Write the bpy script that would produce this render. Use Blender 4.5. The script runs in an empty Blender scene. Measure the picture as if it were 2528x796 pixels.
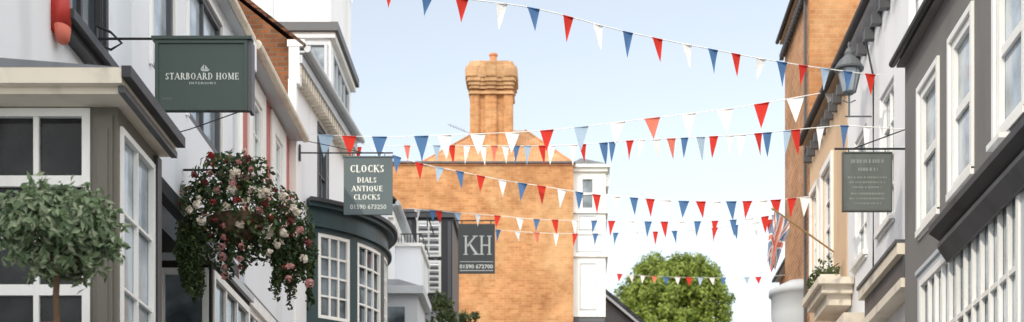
import bpy, math, random
from mathutils import Vector, Matrix
random.seed(7)
R=random.random
def U(a,b): return a+(b-a)*random.random()
ZC=1.6; F=3800.0; CX=1400.0; CY=1600.0
def pt(px,py,Y): return Vector(((px-CX)/F*Y, Y, (CY-py)/F*Y))
def gh(y):
    if y<0: z=0.02*y
    elif y<90: z=0.11*y
    else: z=9.9+(y-90)*0.01
    return z-ZC
scene=bpy.context.scene
# ---------------------------------------------------------------- materials
def lin(c):
    o=[]
    for v in c:
        v=v/255.0
        o.append(v/12.92 if v<=0.04045 else ((v+0.055)/1.055)**2.4)
    return (o[0],o[1],o[2],1)
def newmat(name):
    m=bpy.data.materials.new(name); m.use_nodes=True
    nt=m.node_tree; b=nt.nodes["Principled BSDF"]
    return m,nt,b
def paint(name,rgb,rough=.6,var=.12,scale=3.0,bump=.08,metal=0.0,streak=True,spec=.35,dirt=None,fine=60):
    m,nt,b=newmat(name); c=lin(rgb)
    mp=nt.nodes.new('ShaderNodeMapping')
    geo=nt.nodes.new('ShaderNodeNewGeometry')
    nt.links.new(geo.outputs['Position'],mp.inputs[0])
    mp.inputs['Scale'].default_value=(1,1,.3 if streak else 1)
    n=nt.nodes.new('ShaderNodeTexNoise'); n.inputs['Scale'].default_value=scale; n.inputs['Detail'].default_value=6
    nt.links.new(mp.outputs[0],n.inputs['Vector'])
    r=nt.nodes.new('ShaderNodeValToRGB')
    r.color_ramp.elements[0].position=.3; r.color_ramp.elements[1].position=.7
    d=dirt and lin(dirt) or tuple(c[i]*(1-2*var) for i in range(3))+(1,)
    r.color_ramp.elements[0].color=d
    r.color_ramp.elements[1].color=tuple(min(1,c[i]*(1+var*.4)) for i in range(3))+(1,)
    e=r.color_ramp.elements.new(.45); e.color=c
    nt.links.new(n.outputs['Fac'],r.inputs[0]); nt.links.new(r.outputs[0],b.inputs['Base Color'])
    b.inputs['Roughness'].default_value=rough; b.inputs['Metallic'].default_value=metal
    b.inputs['Specular IOR Level'].default_value=spec
    if bump>0:
        n2=nt.nodes.new('ShaderNodeTexNoise'); n2.inputs['Scale'].default_value=fine; n2.inputs['Detail'].default_value=3
        nt.links.new(geo.outputs['Position'],n2.inputs['Vector'])
        bp=nt.nodes.new('ShaderNodeBump'); bp.inputs['Strength'].default_value=bump; bp.inputs['Distance'].default_value=.01
        nt.links.new(n2.outputs['Fac'],bp.inputs['Height']); nt.links.new(bp.outputs[0],b.inputs['Normal'])
    return m
def brick(name,c1,c2,mort,axis,bw=.22,rh=.075,ms=.009,rough=.85,bump=.5,big=.35,zs=1.0,patch=None):
    m,nt,b=newmat(name)
    geo=nt.nodes.new('ShaderNodeNewGeometry'); sp=nt.nodes.new('ShaderNodeSeparateXYZ'); cb=nt.nodes.new('ShaderNodeCombineXYZ')
    nt.links.new(geo.outputs['Position'],sp.inputs[0])
    nt.links.new(sp.outputs[0 if axis=='x' else 1],cb.inputs[0]); 
    mz=nt.nodes.new('ShaderNodeMath'); mz.operation='MULTIPLY'; mz.inputs[1].default_value=zs
    nt.links.new(sp.outputs[2],mz.inputs[0]); nt.links.new(mz.outputs[0],cb.inputs[1])
    br=nt.nodes.new('ShaderNodeTexBrick'); br.inputs['Scale'].default_value=1
    br.inputs['Brick Width'].default_value=bw; br.inputs['Row Height'].default_value=rh; br.inputs['Mortar Size'].default_value=ms
    br.inputs['Mortar Smooth'].default_value=.2; br.inputs['Bias'].default_value=-.1
    br.inputs['Color1'].default_value=lin(c1); br.inputs['Color2'].default_value=lin(c2); br.inputs['Mortar'].default_value=lin(mort)
    nt.links.new(cb.outputs[0],br.inputs['Vector'])
    n=nt.nodes.new('ShaderNodeTexNoise'); n.inputs['Scale'].default_value=1.3; n.inputs['Detail'].default_value=8; n.inputs['Roughness'].default_value=.7
    nt.links.new(geo.outputs['Position'],n.inputs['Vector'])
    r=nt.nodes.new('ShaderNodeValToRGB'); r.color_ramp.elements[0].position=.32; r.color_ramp.elements[1].position=.68
    r.color_ramp.elements[0].color=(1-big,1-big*1.1,1-big*1.2,1); r.color_ramp.elements[1].color=(1.12,1.14,1.2,1)
    nt.links.new(n.outputs['Fac'],r.inputs[0])
    mx=nt.nodes.new('ShaderNodeMix'); mx.data_type='RGBA'; mx.blend_type='MULTIPLY'; mx.inputs[0].default_value=1
    nt.links.new(br.outputs['Color'],mx.inputs[6]); nt.links.new(r.outputs[0],mx.inputs[7])
    src=mx.outputs[2]
    if patch:
        n3=nt.nodes.new('ShaderNodeTexNoise'); n3.inputs['Scale'].default_value=.55; n3.inputs['Detail'].default_value=10; n3.inputs['Roughness'].default_value=.75
        nt.links.new(geo.outputs['Position'],n3.inputs['Vector'])
        r3=nt.nodes.new('ShaderNodeValToRGB'); r3.color_ramp.elements[0].position=.5; r3.color_ramp.elements[1].position=.64
        r3.color_ramp.elements[0].color=(0,0,0,1); r3.color_ramp.elements[1].color=(.6,.6,.6,1); nt.links.new(n3.outputs['Fac'],r3.inputs[0])
        m3=nt.nodes.new('ShaderNodeMix'); m3.data_type='RGBA'; nt.links.new(r3.outputs[0],m3.inputs[0]); nt.links.new(src,m3.inputs[6]); m3.inputs[7].default_value=lin(patch); src=m3.outputs[2]
    nt.links.new(src,b.inputs['Base Color']); b.inputs['Roughness'].default_value=rough
    b.inputs['Specular IOR Level'].default_value=.2
    bp=nt.nodes.new('ShaderNodeBump'); bp.inputs['Strength'].default_value=bump; bp.inputs['Distance'].default_value=.012; bp.invert=True
    nt.links.new(br.outputs['Fac'],bp.inputs['Height']); nt.links.new(bp.outputs[0],b.inputs['Normal'])
    return m
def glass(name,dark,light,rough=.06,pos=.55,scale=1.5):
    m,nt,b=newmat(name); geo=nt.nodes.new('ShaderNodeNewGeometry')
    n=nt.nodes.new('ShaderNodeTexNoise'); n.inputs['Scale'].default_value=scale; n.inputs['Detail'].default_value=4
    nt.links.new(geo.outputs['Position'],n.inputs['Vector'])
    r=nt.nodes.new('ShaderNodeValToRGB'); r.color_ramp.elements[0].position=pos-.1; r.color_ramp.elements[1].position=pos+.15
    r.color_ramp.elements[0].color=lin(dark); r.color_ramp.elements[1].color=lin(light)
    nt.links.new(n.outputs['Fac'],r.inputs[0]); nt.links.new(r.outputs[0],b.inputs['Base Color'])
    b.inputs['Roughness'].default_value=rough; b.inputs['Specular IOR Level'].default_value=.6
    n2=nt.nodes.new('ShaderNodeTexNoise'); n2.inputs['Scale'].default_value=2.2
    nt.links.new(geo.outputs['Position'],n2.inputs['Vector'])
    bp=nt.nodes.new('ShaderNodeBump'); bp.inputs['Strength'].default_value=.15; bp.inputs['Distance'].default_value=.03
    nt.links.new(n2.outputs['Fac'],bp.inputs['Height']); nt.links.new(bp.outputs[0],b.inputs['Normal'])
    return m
def leafmat(name,cols,trans=.3,rough=.5):
    m,nt,b=newmat(name); geo=nt.nodes.new('ShaderNodeNewGeometry')
    r=nt.nodes.new('ShaderNodeValToRGB'); els=r.color_ramp.elements
    els[0].color=lin(cols[0]); els[1].color=lin(cols[-1])
    for i,c in enumerate(cols[1:-1]):
        e=els.new((i+1)/(len(cols)-1)); e.color=lin(c)
    nt.links.new(geo.outputs['Random Per Island'],r.inputs[0]); nt.links.new(r.outputs[0],b.inputs['Base Color'])
    b.inputs['Roughness'].default_value=rough; b.inputs['Specular IOR Level'].default_value=.3
    tr=nt.nodes.new('ShaderNodeBsdfTranslucent'); nt.links.new(r.outputs[0],tr.inputs[0])
    mx=nt.nodes.new('ShaderNodeMixShader'); mx.inputs[0].default_value=trans
    out=nt.nodes['Material Output']
    nt.links.new(b.outputs[0],mx.inputs[1]); nt.links.new(tr.outputs[0],mx.inputs[2]); nt.links.new(mx.outputs[0],out.inputs[0])
    return m
def cloth(name,rgb,trans=.25):
    return leafmat(name,[tuple(v*.95 for v in rgb),rgb],trans,.8)

M=dict(
 white=paint('white_render',(230,232,236),.7,.06,1.6,.15),
 white2=paint('white_render_cool',(226,231,238),.7,.06,1.2,.15),
 trim=paint('white_gloss_paint',(236,236,234),.4,.04,4,.03),
 cream=paint('cream_stone_trim',(222,213,198),.6,.1,5,.1,streak=False),
 brown=paint('taupe_timber_paint',(108,104,96),.5,.1,4,.05),
 black=paint('black_timber_paint',(56,58,62),.45,.2,4,.05),
 dgrey=paint('dark_grey_paint',(86,88,92),.45,.15,3,.05),
 grey=paint('grey_render',(122,120,119),.75,.06,1.5,.15),
 lgrey=paint('pale_grey_paint',(190,196,202),.55,.06,2,.06),
 pink=paint('pink_render',(186,118,112),.75,.08,2,.15),
 beige=paint('beige_render',(216,186,154),.75,.08,1.5,.15),
 teal=paint('dark_teal_paint',(50,70,74),.38,.15,3,.03),
 signgreen=paint('dark_green_sign_paint',(68,82,78),.4,.06,4,.02),
 signgrey=paint('grey_green_sign_paint',(78,92,96),.5,.08,4,.02),
 signolive=paint('weathered_grey_sign_paint',(98,104,101),.55,.12,6,.02),
 signframe=paint('dull_grey_sign_frame',(82,87,84),.55,.12,6,.02),
 signblack=paint('charcoal_sign_paint',(60,64,66),.45,.08,4,.02),
 letter=paint('pale_lettering_paint',(216,220,214),.6,.04,8,0),
 letterdim=paint('chalky_lettering_paint',(190,196,194),.6,.04,8,0),
 lettersoft=paint('faded_lettering_paint',(130,136,132),.6,.1,8,0),
 iron=paint('black_ironwork',(50,52,56),.45,.2,10,.05,metal=.3),
 lead=paint('lead_sheet',(120,124,130),.6,.12,3,.1),
 lampmetal=paint('weathered_lamp_metal',(96,100,104),.5,.12,6,.05),
 red=paint('red_plastic',(172,48,40),.5,.1,5,.0),
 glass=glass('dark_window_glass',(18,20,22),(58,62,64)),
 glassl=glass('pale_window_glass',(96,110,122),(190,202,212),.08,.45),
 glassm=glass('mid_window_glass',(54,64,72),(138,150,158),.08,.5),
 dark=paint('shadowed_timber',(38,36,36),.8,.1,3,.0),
 brickx=brick('orange_brick_front',(194,142,96),(174,118,76),(188,150,112),'x',patch=(202,168,126),big=.42,ms=.007,bump=.3),
 bricky=brick('orange_brick_side',(190,140,100),(168,116,80),(190,166,138),'y',big=.3),
 brickp=brick('pale_chimney_brick',(198,158,116),(178,134,94),(190,160,128),'x',big=.42,bump=.3),
 brownx=brick('brown_weathered_brick',(150,98,66),(108,74,54),(128,108,90),'x',.2,.07,.01,.9,.8,.5),
 tiley=brick('clay_roof_tile',(128,88,66),(100,70,56),(60,46,40),'y',.17,.1,.012,.9,.8,.4,1.4),
 tilex=brick('clay_roof_tile_front',(204,156,114),(184,136,96),(150,112,82),'x',.17,.1,.01,.9,.5,.3,1.4),
 slate=brick('dark_slate',(78,80,84),(62,64,68),(36,38,40),'y',.25,.14,.01,.7,.6,.3,1.3),
 slatex=brick('dark_slate_front',(78,80,84),(62,64,68),(36,38,40),'x',.25,.14,.01,.7,.6,.3,1.3),
 terra=paint('terracotta',(190,128,94),.8,.15,8,.1),
 bark=paint('bark',(100,82,64),.9,.25,12,.4),
 asphalt=paint('asphalt',(62,62,64),.9,.15,4,.3,streak=False),
 paving=brick('stone_paving',(176,172,164),(160,156,150),(110,106,100),'x',.6,.6,.01),
 kerb=paint('granite_kerb',(140,138,134),.8,.12,10,.2),
 grass=paint('rough_ground',(84,96,58),.95,.25,.6,.3,streak=False),
 rope=paint('white_cord',(230,230,226),.8,.04,10,0),
 wood=paint('pale_wooden_pole',(190,160,116),.45,.12,10,.02),
 baytree=leafmat('bay_leaves',[(66,88,60),(110,134,96),(144,160,128),(88,112,78),(176,186,158),(50,68,46)],.25),
 basket=leafmat('basket_foliage',[(42,56,36),(70,90,52),(48,68,42),(100,114,68)],.25),
 petw=leafmat('cream_white_petals',[(220,210,194),(236,228,216)],.3),
 petr=leafmat('red_petals',[(146,40,44),(178,64,60)],.3),
 petp=leafmat('pink_petals',[(178,116,116),(206,158,152)],.3),
 petd=leafmat('burgundy_petals',[(88,36,38),(118,58,54)],.2),
 treeleaf=leafmat('tree_leaves',[(88,106,44),(122,140,60),(144,158,72),(100,118,52)],.3),
 shrub=leafmat('shrub_leaves',[(60,74,44),(88,102,62),(74,90,50)],.2),
 fr=cloth('red_bunting_cloth',(216,58,46)), fw=cloth('white_bunting_cloth',(248,248,248),.15), fb=cloth('blue_bunting_cloth',(84,124,172)),
 fl=cloth('pale_blue_bunting_cloth',(176,200,222)), fo=cloth('faded_red_bunting_cloth',(232,132,112)),
 ur=cloth('faded_flag_red',(224,140,124)), uw=cloth('faded_flag_white',(244,242,240)), ub=cloth('faded_flag_blue',(140,152,182)),
)
# ---------------------------------------------------------------- mesh tools
class MB:
    def __init__(s): s.v=[];s.f=[];s.m=[];s.mats=[]
    def mi(s,mat):
        if mat not in s.mats: s.mats.append(mat)
        return s.mats.index(mat)
    def face(s,pts,mat):
        i=len(s.v); s.v+=[tuple(p) for p in pts]; s.f.append(tuple(range(i,i+len(pts)))); s.m.append(s.mi(mat))
    def mesh(s,vs,fs,mat):
        i=len(s.v); s.v+=[tuple(p) for p in vs]; k=s.mi(mat)
        for f in fs: s.f.append(tuple(i+j for j in f)); s.m.append(k)
    def hexa(s,c,mat):
        s.mesh(c,[(0,3,2,1),(4,5,6,7),(0,1,5,4),(1,2,6,5),(2,3,7,6),(3,0,4,7)],mat)
    def box(s,x0,x1,y0,y1,z0,z1,mat):
        s.hexa([(x0,y0,z0),(x1,y0,z0),(x1,y1,z0),(x0,y1,z0),(x0,y0,z1),(x1,y0,z1),(x1,y1,z1),(x0,y1,z1)],mat)
    def prism(s,poly,vec,mat):
        n=len(poly); a=[Vector(p) for p in poly]; b=[p+Vector(vec) for p in a]
        s.mesh(a+b,[tuple(range(n))[::-1],tuple(range(n,2*n))]+[(i,(i+1)%n,n+(i+1)%n,n+i) for i in range(n)],mat)
    def tube(s,pts,r,mat,n=8,r2=None):
        pts=[Vector(p) for p in pts]; rings=[]; N=len(pts)
        for i,p in enumerate(pts):
            d=(pts[min(i+1,N-1)]-pts[max(i-1,0)]).normalized()
            a=d.cross(Vector((0,0,1)));
            if a.length<.05: a=d.cross(Vector((0,1,0)))
            a.normalize(); b=d.cross(a)
            rr=r if r2 is None else r+(r2-r)*i/(N-1)
            rings.append([p+a*rr*math.cos(2*math.pi*k/n)+b*rr*math.sin(2*math.pi*k/n) for k in range(n)])
        vs=[q for g in rings for q in g]; fs=[]
        for i in range(N-1):
            for k in range(n): fs.append((i*n+k,i*n+(k+1)%n,(i+1)*n+(k+1)%n,(i+1)*n+k))
        fs.append(tuple(range(n))[::-1]); fs.append(tuple((N-1)*n+k for k in range(n)))
        s.mesh(vs,fs,mat)
    def lathe(s,prof,c,mat,n=16,rot=0,sx=1,sy=1):
        vs=[];fs=[]
        for r,z in prof:
            for k in range(n):
                a=2*math.pi*k/n+rot; vs.append((c[0]+r*sx*math.cos(a),c[1]+r*sy*math.sin(a),c[2]+z))
        for i in range(len(prof)-1):
            for k in range(n): fs.append((i*n+k,i*n+(k+1)%n,(i+1)*n+(k+1)%n,(i+1)*n+k))
        fs.append(tuple(range(n))[::-1]); fs.append(tuple((len(prof)-1)*n+k for k in range(n)))
        s.mesh(vs,fs,mat)
WP={}
def setp(o,parent,loc):
    WP[o.name]=Vector(loc); bpy.context.collection.objects.link(o)
    if parent is not None:
        o.parent=parent; o.location=Vector(loc)-WP[parent.name]
    else: o.location=loc
def make(mb,name,parent=None,label=None,cat=None,smooth=False,group=None,kind=None,origin=None):
    me=bpy.data.meshes.new(name)
    v=[Vector(p)+Vector((0,0,ZC)) for p in mb.v]
    lo=Vector([min(p[i] for p in v) for i in range(3)]); hi=Vector([max(p[i] for p in v) for i in range(3)])
    c=Vector(((lo.x+hi.x)/2,(lo.y+hi.y)/2,lo.z)) if origin is None else Vector(origin)
    me.from_pydata([tuple(p-c) for p in v],[],mb.f); 
    for m in mb.mats: me.materials.append(m)
    me.polygons.foreach_set('material_index',mb.m)
    if smooth: me.polygons.foreach_set('use_smooth',[True]*len(mb.f))
    me.update()
    o=bpy.data.objects.new(name,me); setp(o,parent,c)
    if label: o['label']=label
    if cat: o['category']=cat
    if group: o['group']=group
    if kind: o['kind']=kind
    return o
def thing(name,label,cat,loc,group=None):
    o=bpy.data.objects.new(name,None); o.empty_display_size=.3
    setp(o,None,Vector(loc)+Vector((0,0,ZC))); o['label']=label; o['category']=cat
    if group: o['group']=group
    return o
class Fr:
    def __init__(s,A,B,sg=1):
        s.A=Vector(A); s.B=Vector(B); s.L=(s.B-s.A).length; s.t=(s.B-s.A)/s.L; s.n=Vector((s.t.y,-s.t.x))*sg
    def p(s,a,o,h):
        q=s.A+s.t*a+s.n*o; return Vector((q.x,q.y,h))
    def box(s,mb,s0,s1,o0,o1,z0,z1,mat):
        mb.hexa([s.p(s0,o0,z0),s.p(s1,o0,z0),s.p(s1,o1,z0),s.p(s0,o1,z0),s.p(s0,o0,z1),s.p(s1,o0,z1),s.p(s1,o1,z1),s.p(s0,o1,z1)],mat)
def wallgrid(mb,fr,s0,s1,z0,z1,ops,mat,rec=.12):
    xs=sorted(set([s0,s1]+[v for o in ops for v in (o[0],o[1]) if s0<v<s1])); zs=sorted(set([z0,z1]+[v for o in ops for v in (o[2],o[3]) if z0<v<z1]))
    for i in range(len(xs)-1):
        for j in range(len(zs)-1):
            cx=(xs[i]+xs[i+1])/2; cz=(zs[j]+zs[j+1])/2
            if any(o[0]<cx<o[1] and o[2]<cz<o[3] for o in ops): continue
            mb.face([fr.p(xs[i],0,zs[j]),fr.p(xs[i+1],0,zs[j]),fr.p(xs[i+1],0,zs[j+1]),fr.p(xs[i],0,zs[j+1])],mat)
    for a,b,c,d in ops:
        r=rec+.02
        mb.face([fr.p(a,0,c),fr.p(a,-r,c),fr.p(a,-r,d),fr.p(a,0,d)],mat); mb.face([fr.p(b,0,c),fr.p(b,-r,c),fr.p(b,-r,d),fr.p(b,0,d)],mat)
        mb.face([fr.p(a,0,c),fr.p(b,0,c),fr.p(b,-r,c),fr.p(a,-r,c)],mat); mb.face([fr.p(a,0,d),fr.p(b,0,d),fr.p(b,-r,d),fr.p(a,-r,d)],mat)
def window(parent,fr,s0,s1,z0,z1,nx=2,nz=2,f='trim',g='glass',rec=.1,fw=.055,mw=.022,mid=False,sill=None,arch=None,bars=None,vbars=None,sproj=.06,name='window',label=None,dp=.05):
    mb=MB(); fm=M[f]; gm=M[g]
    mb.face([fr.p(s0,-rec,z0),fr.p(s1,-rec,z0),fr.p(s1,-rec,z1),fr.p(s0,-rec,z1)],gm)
    o0=-rec+.003;o1=-rec+dp
    fr.box(mb,s0,s0+fw,o0,o1,z0,z1,fm); fr.box(mb,s1-fw,s1,o0,o1,z0,z1,fm)
    fr.box(mb,s0+fw,s1-fw,o0,o1,z1-fw,z1,fm); fr.box(mb,s0+fw,s1-fw,o0,o1,z0,z0+fw,fm)
    a,b,c,d=s0+fw,s1-fw,z0+fw,z1-fw
    o2=o1-.012
    vs=vbars if vbars is not None else [(a+(b-a)*i/nx,mw) for i in range(1,nx)]
    for x,w in vs: fr.box(mb,x-w/2,x+w/2,o0+.001,o2,c,d,fm)
    hs=bars if bars is not None else [(c+(d-c)*i/nz,(mw*2.4 if (mid and i*2==nz) else mw)) for i in range(1,nz)]
    for z,w in hs: fr.box(mb,a,b,o0+.002,o2-.003,z-w/2,z+w/2,fm)
    if arch:
        w,am,pr=arch; am=M[am]
        fr.box(mb,s0-w,s0-.001,.002,pr,z0-.02,z1+w,am); fr.box(mb,s1+.001,s1+w,.002,pr,z0-.02,z1+w,am); fr.box(mb,s0-.001,s1+.001,.002,pr,z1+.001,z1+w,am)
    ob=make(mb,name,parent,label)
    if sill:
        mb=MB(); fr.box(mb,s0-.06,s1+.06,-rec+dp+.003,sproj,z0-.07,z0-.004,M[sill]); fr.box(mb,s0-.04,s1+.04,.002,max(.012,sproj-.03),z0-.1,z0-.072,M[sill]); make(mb,'sill',ob)
    return ob
def house(name,label,A,B,sg,depth,top,wallm,wins=(),roofm='tiley',pitch=45,ov=.2,endm=None,front_from=None,gutter='black',cat='house',flat=False,gr=.05,group=None,frieze='lgrey'):
    fr=Fr(A,B,sg); base=min(gh(A[1]),gh(B[1]))-.25; L=fr.L
    E=thing(name,label,cat,((A[0]+B[0])/2,(A[1]+B[1])/2,base+.25),group)
    wm=M[wallm]; em=M[endm or wallm]
    mb=MB(); ff=base if front_from is None else front_from
    wallgrid(mb,fr,0,L,ff,top,[w['r'] for w in wins],wm,)
    rz=top if flat else top+depth/2*math.tan(math.radians(pitch))
    for s in (0,L):
        poly=[fr.p(s,0,ff if s==0 else ff),fr.p(s,0,top),fr.p(s,-depth/2,rz),fr.p(s,-depth,top),fr.p(s,-depth,ff)]
        mb.face(poly,em)
    mb.face([fr.p(0,-depth,base),fr.p(L,-depth,base),fr.p(L,-depth,top),fr.p(0,-depth,top)],wm)
    if front_from is not None:
        mb.face([fr.p(0,0,ff),fr.p(L,0,ff),fr.p(L,-depth,ff),fr.p(0,-depth,ff)],wm)
    make(mb,'wall',E)
    mb=MB(); t=math.tan(math.radians(pitch)); rm=M[roofm]
    if flat:
        fr.box(mb,0,L,-depth,ov,top+.003,top+.12,rm)
    else:
        for sgn in (0,1):
            o_e=ov if sgn==0 else -depth-ov
            z_e=top-ov*t+.14
            poly=[fr.p(-.03,o_e,z_e),fr.p(-.03,-depth/2,rz+.14),fr.p(-.03,-depth/2,rz+.02),fr.p(-.03,o_e,z_e-.06)]
            v=fr.p(L+.03,0,0)-fr.p(-.03,0,0); mb.prism(poly,v,rm)
    make(mb,'roof',E)
    if gutter:
        mb=MB(); z=top-.06 if flat else top-ov*t+.06
        mb.tube([fr.p(-.02,ov+.03,z),fr.p(L+.02,ov+.03,z)],gr,M[gutter],10)
        fr.box(mb,0,L,.003,ov-.01,z-.045,z-.015,M[frieze]); make(mb,'gutter',E)
    for w in wins:
        k={a:b for a,b in w.items() if a!='r'}; window(E,fr,*w['r'],**k)
    return E,fr,base
def text(s,x0,x1,Y,zc,hgt,parent,mat='letter',name='lettering',bold=0.0):
    cu=bpy.data.curves.new('t','FONT'); cu.body=s; cu.size=1; cu.extrude=0; cu.offset=bold; cu.resolution_u=3
    ob=bpy.data.objects.new('t',cu); bpy.context.collection.objects.link(ob); bpy.context.view_layer.update()
    dg=bpy.context.evaluated_depsgraph_get(); me=bpy.data.meshes.new_from_object(ob.evaluated_get(dg))
    bpy.data.objects.remove(ob)
    xs=[v.co.x for v in me.vertices]; ys=[v.co.y for v in me.vertices]
    a,b,c,d=min(xs),max(xs),min(ys),max(ys)
    mb=MB(); vs=[(x0+(v.co.x-a)/(b-a)*(x1-x0),Y,zc+((v.co.y-c)/(d-c)-.5)*hgt) for v in me.vertices]
    mb.mesh(vs,[tuple(p.vertices) for p in me.polygons],M[mat]); bpy.data.meshes.remove(me)
    return make(mb,name,parent)
# --- drawn roman serif capitals: strokes ('l' line, 'a' arc, 's' serif, 'v' hanging serif)
K=.17; N_=.075
GL={
 'A':(.86,[('l',.43,1,.1,0,N_),('l',.43,1,.76,0,K),('l',.24,.34,.62,.34,N_),('s',.1,0),('s',.76,0)]),
 'B':(.7,[('l',.18,0,.18,1,K),('a',.34,.76,.22,.22,-90,90),('a',.36,.27,.26,.25,-90,90),('l',.1,.98,.36,.98,N_),('l',.18,.51,.36,.51,N_),('l',.1,.03,.38,.03,N_)]),
 'C':(.8,[('a',.46,.5,.36,.49,50,310),('v',.7,.86),('v',.7,.2)]),
 'D':(.82,[('l',.18,0,.18,1,K),('a',.34,.5,.38,.48,-90,90),('l',.08,.98,.36,.98,N_),('l',.08,.02,.36,.02,N_)]),
 'E':(.68,[('l',.18,0,.18,1,K),('l',.08,.97,.6,.97,N_),('l',.2,.51,.5,.51,N_),('l',.08,.03,.62,.03,N_),('v',.58,.88),('v',.61,.12),('v',.5,.51)]),
 'H':(.86,[('l',.18,0,.18,1,K),('l',.68,0,.68,1,K),('l',.18,.51,.68,.51,N_),('s',.18,0),('s',.18,1),('s',.68,0),('s',.68,1)]),
 'I':(.38,[('l',.19,0,.19,1,K),('s',.19,0),('s',.19,1)]),
 'K':(.84,[('l',.18,0,.18,1,K),('l',.68,1,.22,.45,N_),('l',.34,.6,.74,0,K),('s',.18,0),('s',.18,1),('s',.68,1),('s',.72,0)]),
 'L':(.66,[('l',.18,0,.18,1,K),('l',.08,.03,.6,.03,N_),('s',.18,1),('v',.59,.12)]),
 'M':(1.02,[('l',.16,0,.18,1,N_),('l',.2,1,.5,.05,K),('l',.5,.05,.82,1,N_),('l',.84,0,.84,1,K),('s',.16,0),('s',.84,0),('s',.14,1),('s',.86,1)]),
 'N':(.86,[('l',.16,0,.16,1,N_),('l',.18,1,.68,0,K),('l',.7,0,.7,1,N_),('s',.16,0),('s',.12,1),('s',.7,1)]),
 'O':(.88,[('a',.44,.5,.36,.49,0,360)]),
 'Q':(.88,[('a',.44,.5,.36,.49,0,360),('l',.42,.08,.82,-.2,K*.7)]),
 'R':(.8,[('l',.18,0,.18,1,K),('a',.34,.74,.25,.24,-90,90),('l',.08,.98,.36,.98,N_),('l',.18,.49,.36,.49,N_),('l',.38,.5,.7,0,K),('s',.18,0),('s',.72,0)]),
 'S':(.64,[('a',.32,.745,.21,.235,30,270),('a',.32,.26,.23,.24,-150,90),('v',.5,.86),('v',.12,.16)]),
 'T':(.74,[('l',.37,0,.37,1,K),('l',.06,.97,.68,.97,N_),('v',.08,.88),('v',.66,.88),('s',.37,0)]),
 'U':(.84,[('l',.18,.35,.18,1,K),('l',.66,.35,.66,1,N_),('a',.42,.35,.24,.34,180,360),('s',.18,1),('s',.66,1)]),
 ' ':(.36,[]),
}
def serif(s,x0,x1,Y,zc,hgt,parent,mat='letter',wt=1.0):
    W=sum(GL[c][0]+.04 for c in s); sx=(x1-x0)/W; mb=MB(); x=0; k=[0]; m=M[mat]
    z0=zc-hgt/2
    def add(pts):
        y=Y-.0003*(k[0]%14); k[0]+=1
        mb.face([(x0+(x+a)*sx,y,z0+b*hgt) for a,b in pts],m)
    for c in s:
        w,st=GL[c]
        for t in st:
            if t[0]=='l':
                _,a,b,c2,d,ww=t; ww*=wt
                if abs(b-d)<.01: add([(a,b-ww/2),(c2,b-ww/2),(c2,b+ww/2),(a,b+ww/2)])
                else: add([(a-ww/2,b),(a+ww/2,b),(c2+ww/2,d),(c2-ww/2,d)])
            elif t[0]=='a':
                _,cx,cy,rx,ry,a0,a1=t; n=max(6,int((a1-a0)/18)); P=[]
                for i in range(n+1):
                    an=math.radians(a0+(a1-a0)*i/n); th=(N_+(K-N_)*abs(math.cos(an)))*wt
                    P.append(((cx+rx*math.cos(an),cy+ry*math.sin(an)),(cx+(rx-th)*math.cos(an),cy+(ry-N_*wt-(th-N_*wt)*.2)*math.sin(an))))
                y=Y-.0003*(k[0]%14); k[0]+=1
                for i in range(n): mb.face([(x0+(x+a)*sx,y,z0+b*hgt) for a,b in (P[i][0],P[i+1][0],P[i+1][1],P[i][1])],m)
            elif t[0]=='s':
                a,b=t[1],t[2]; b0=b if b<.5 else b-.06; add([(a-.16,b0),(a+.16,b0),(a+.16,b0+.06),(a-.16,b0+.06)])
            else:
                a,b=t[1],t[2]; add([(a-.03,b-.12),(a+.03,b-.12),(a+.03,b+.12),(a-.03,b+.12)])
        x+=w+.04
    return make(mb,'lettering',parent)
def leaf(mb,c,size,mat,asp=.5,nrm=None,curl=.15):
    d=Vector((U(-1,1),U(-1,1),U(-1,1)))
    if nrm is not None: d=d*.7+nrm
    if d.length<.01: d=Vector((0,0,1))
    d.normalize(); e=Vector((U(-1,1),U(-1,1),U(-1,1))); a=d.cross(e)
    if a.length<.01: a=Vector((1,0,0))
    a.normalize(); b=d.cross(a)
    L=size*U(.7,1.2); w=L*asp
    mb.face([c-a*L*.5,c-b*w*.5+d*L*curl*.3-a*L*.05,c+a*L*.5-d*L*curl,c+b*w*.5+d*L*curl*.3-a*L*.05],mat)
def rnd():
    while True:
        v=Vector((U(-1,1),U(-1,1),U(-1,1)))
        if .05<v.length<1: return v

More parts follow.
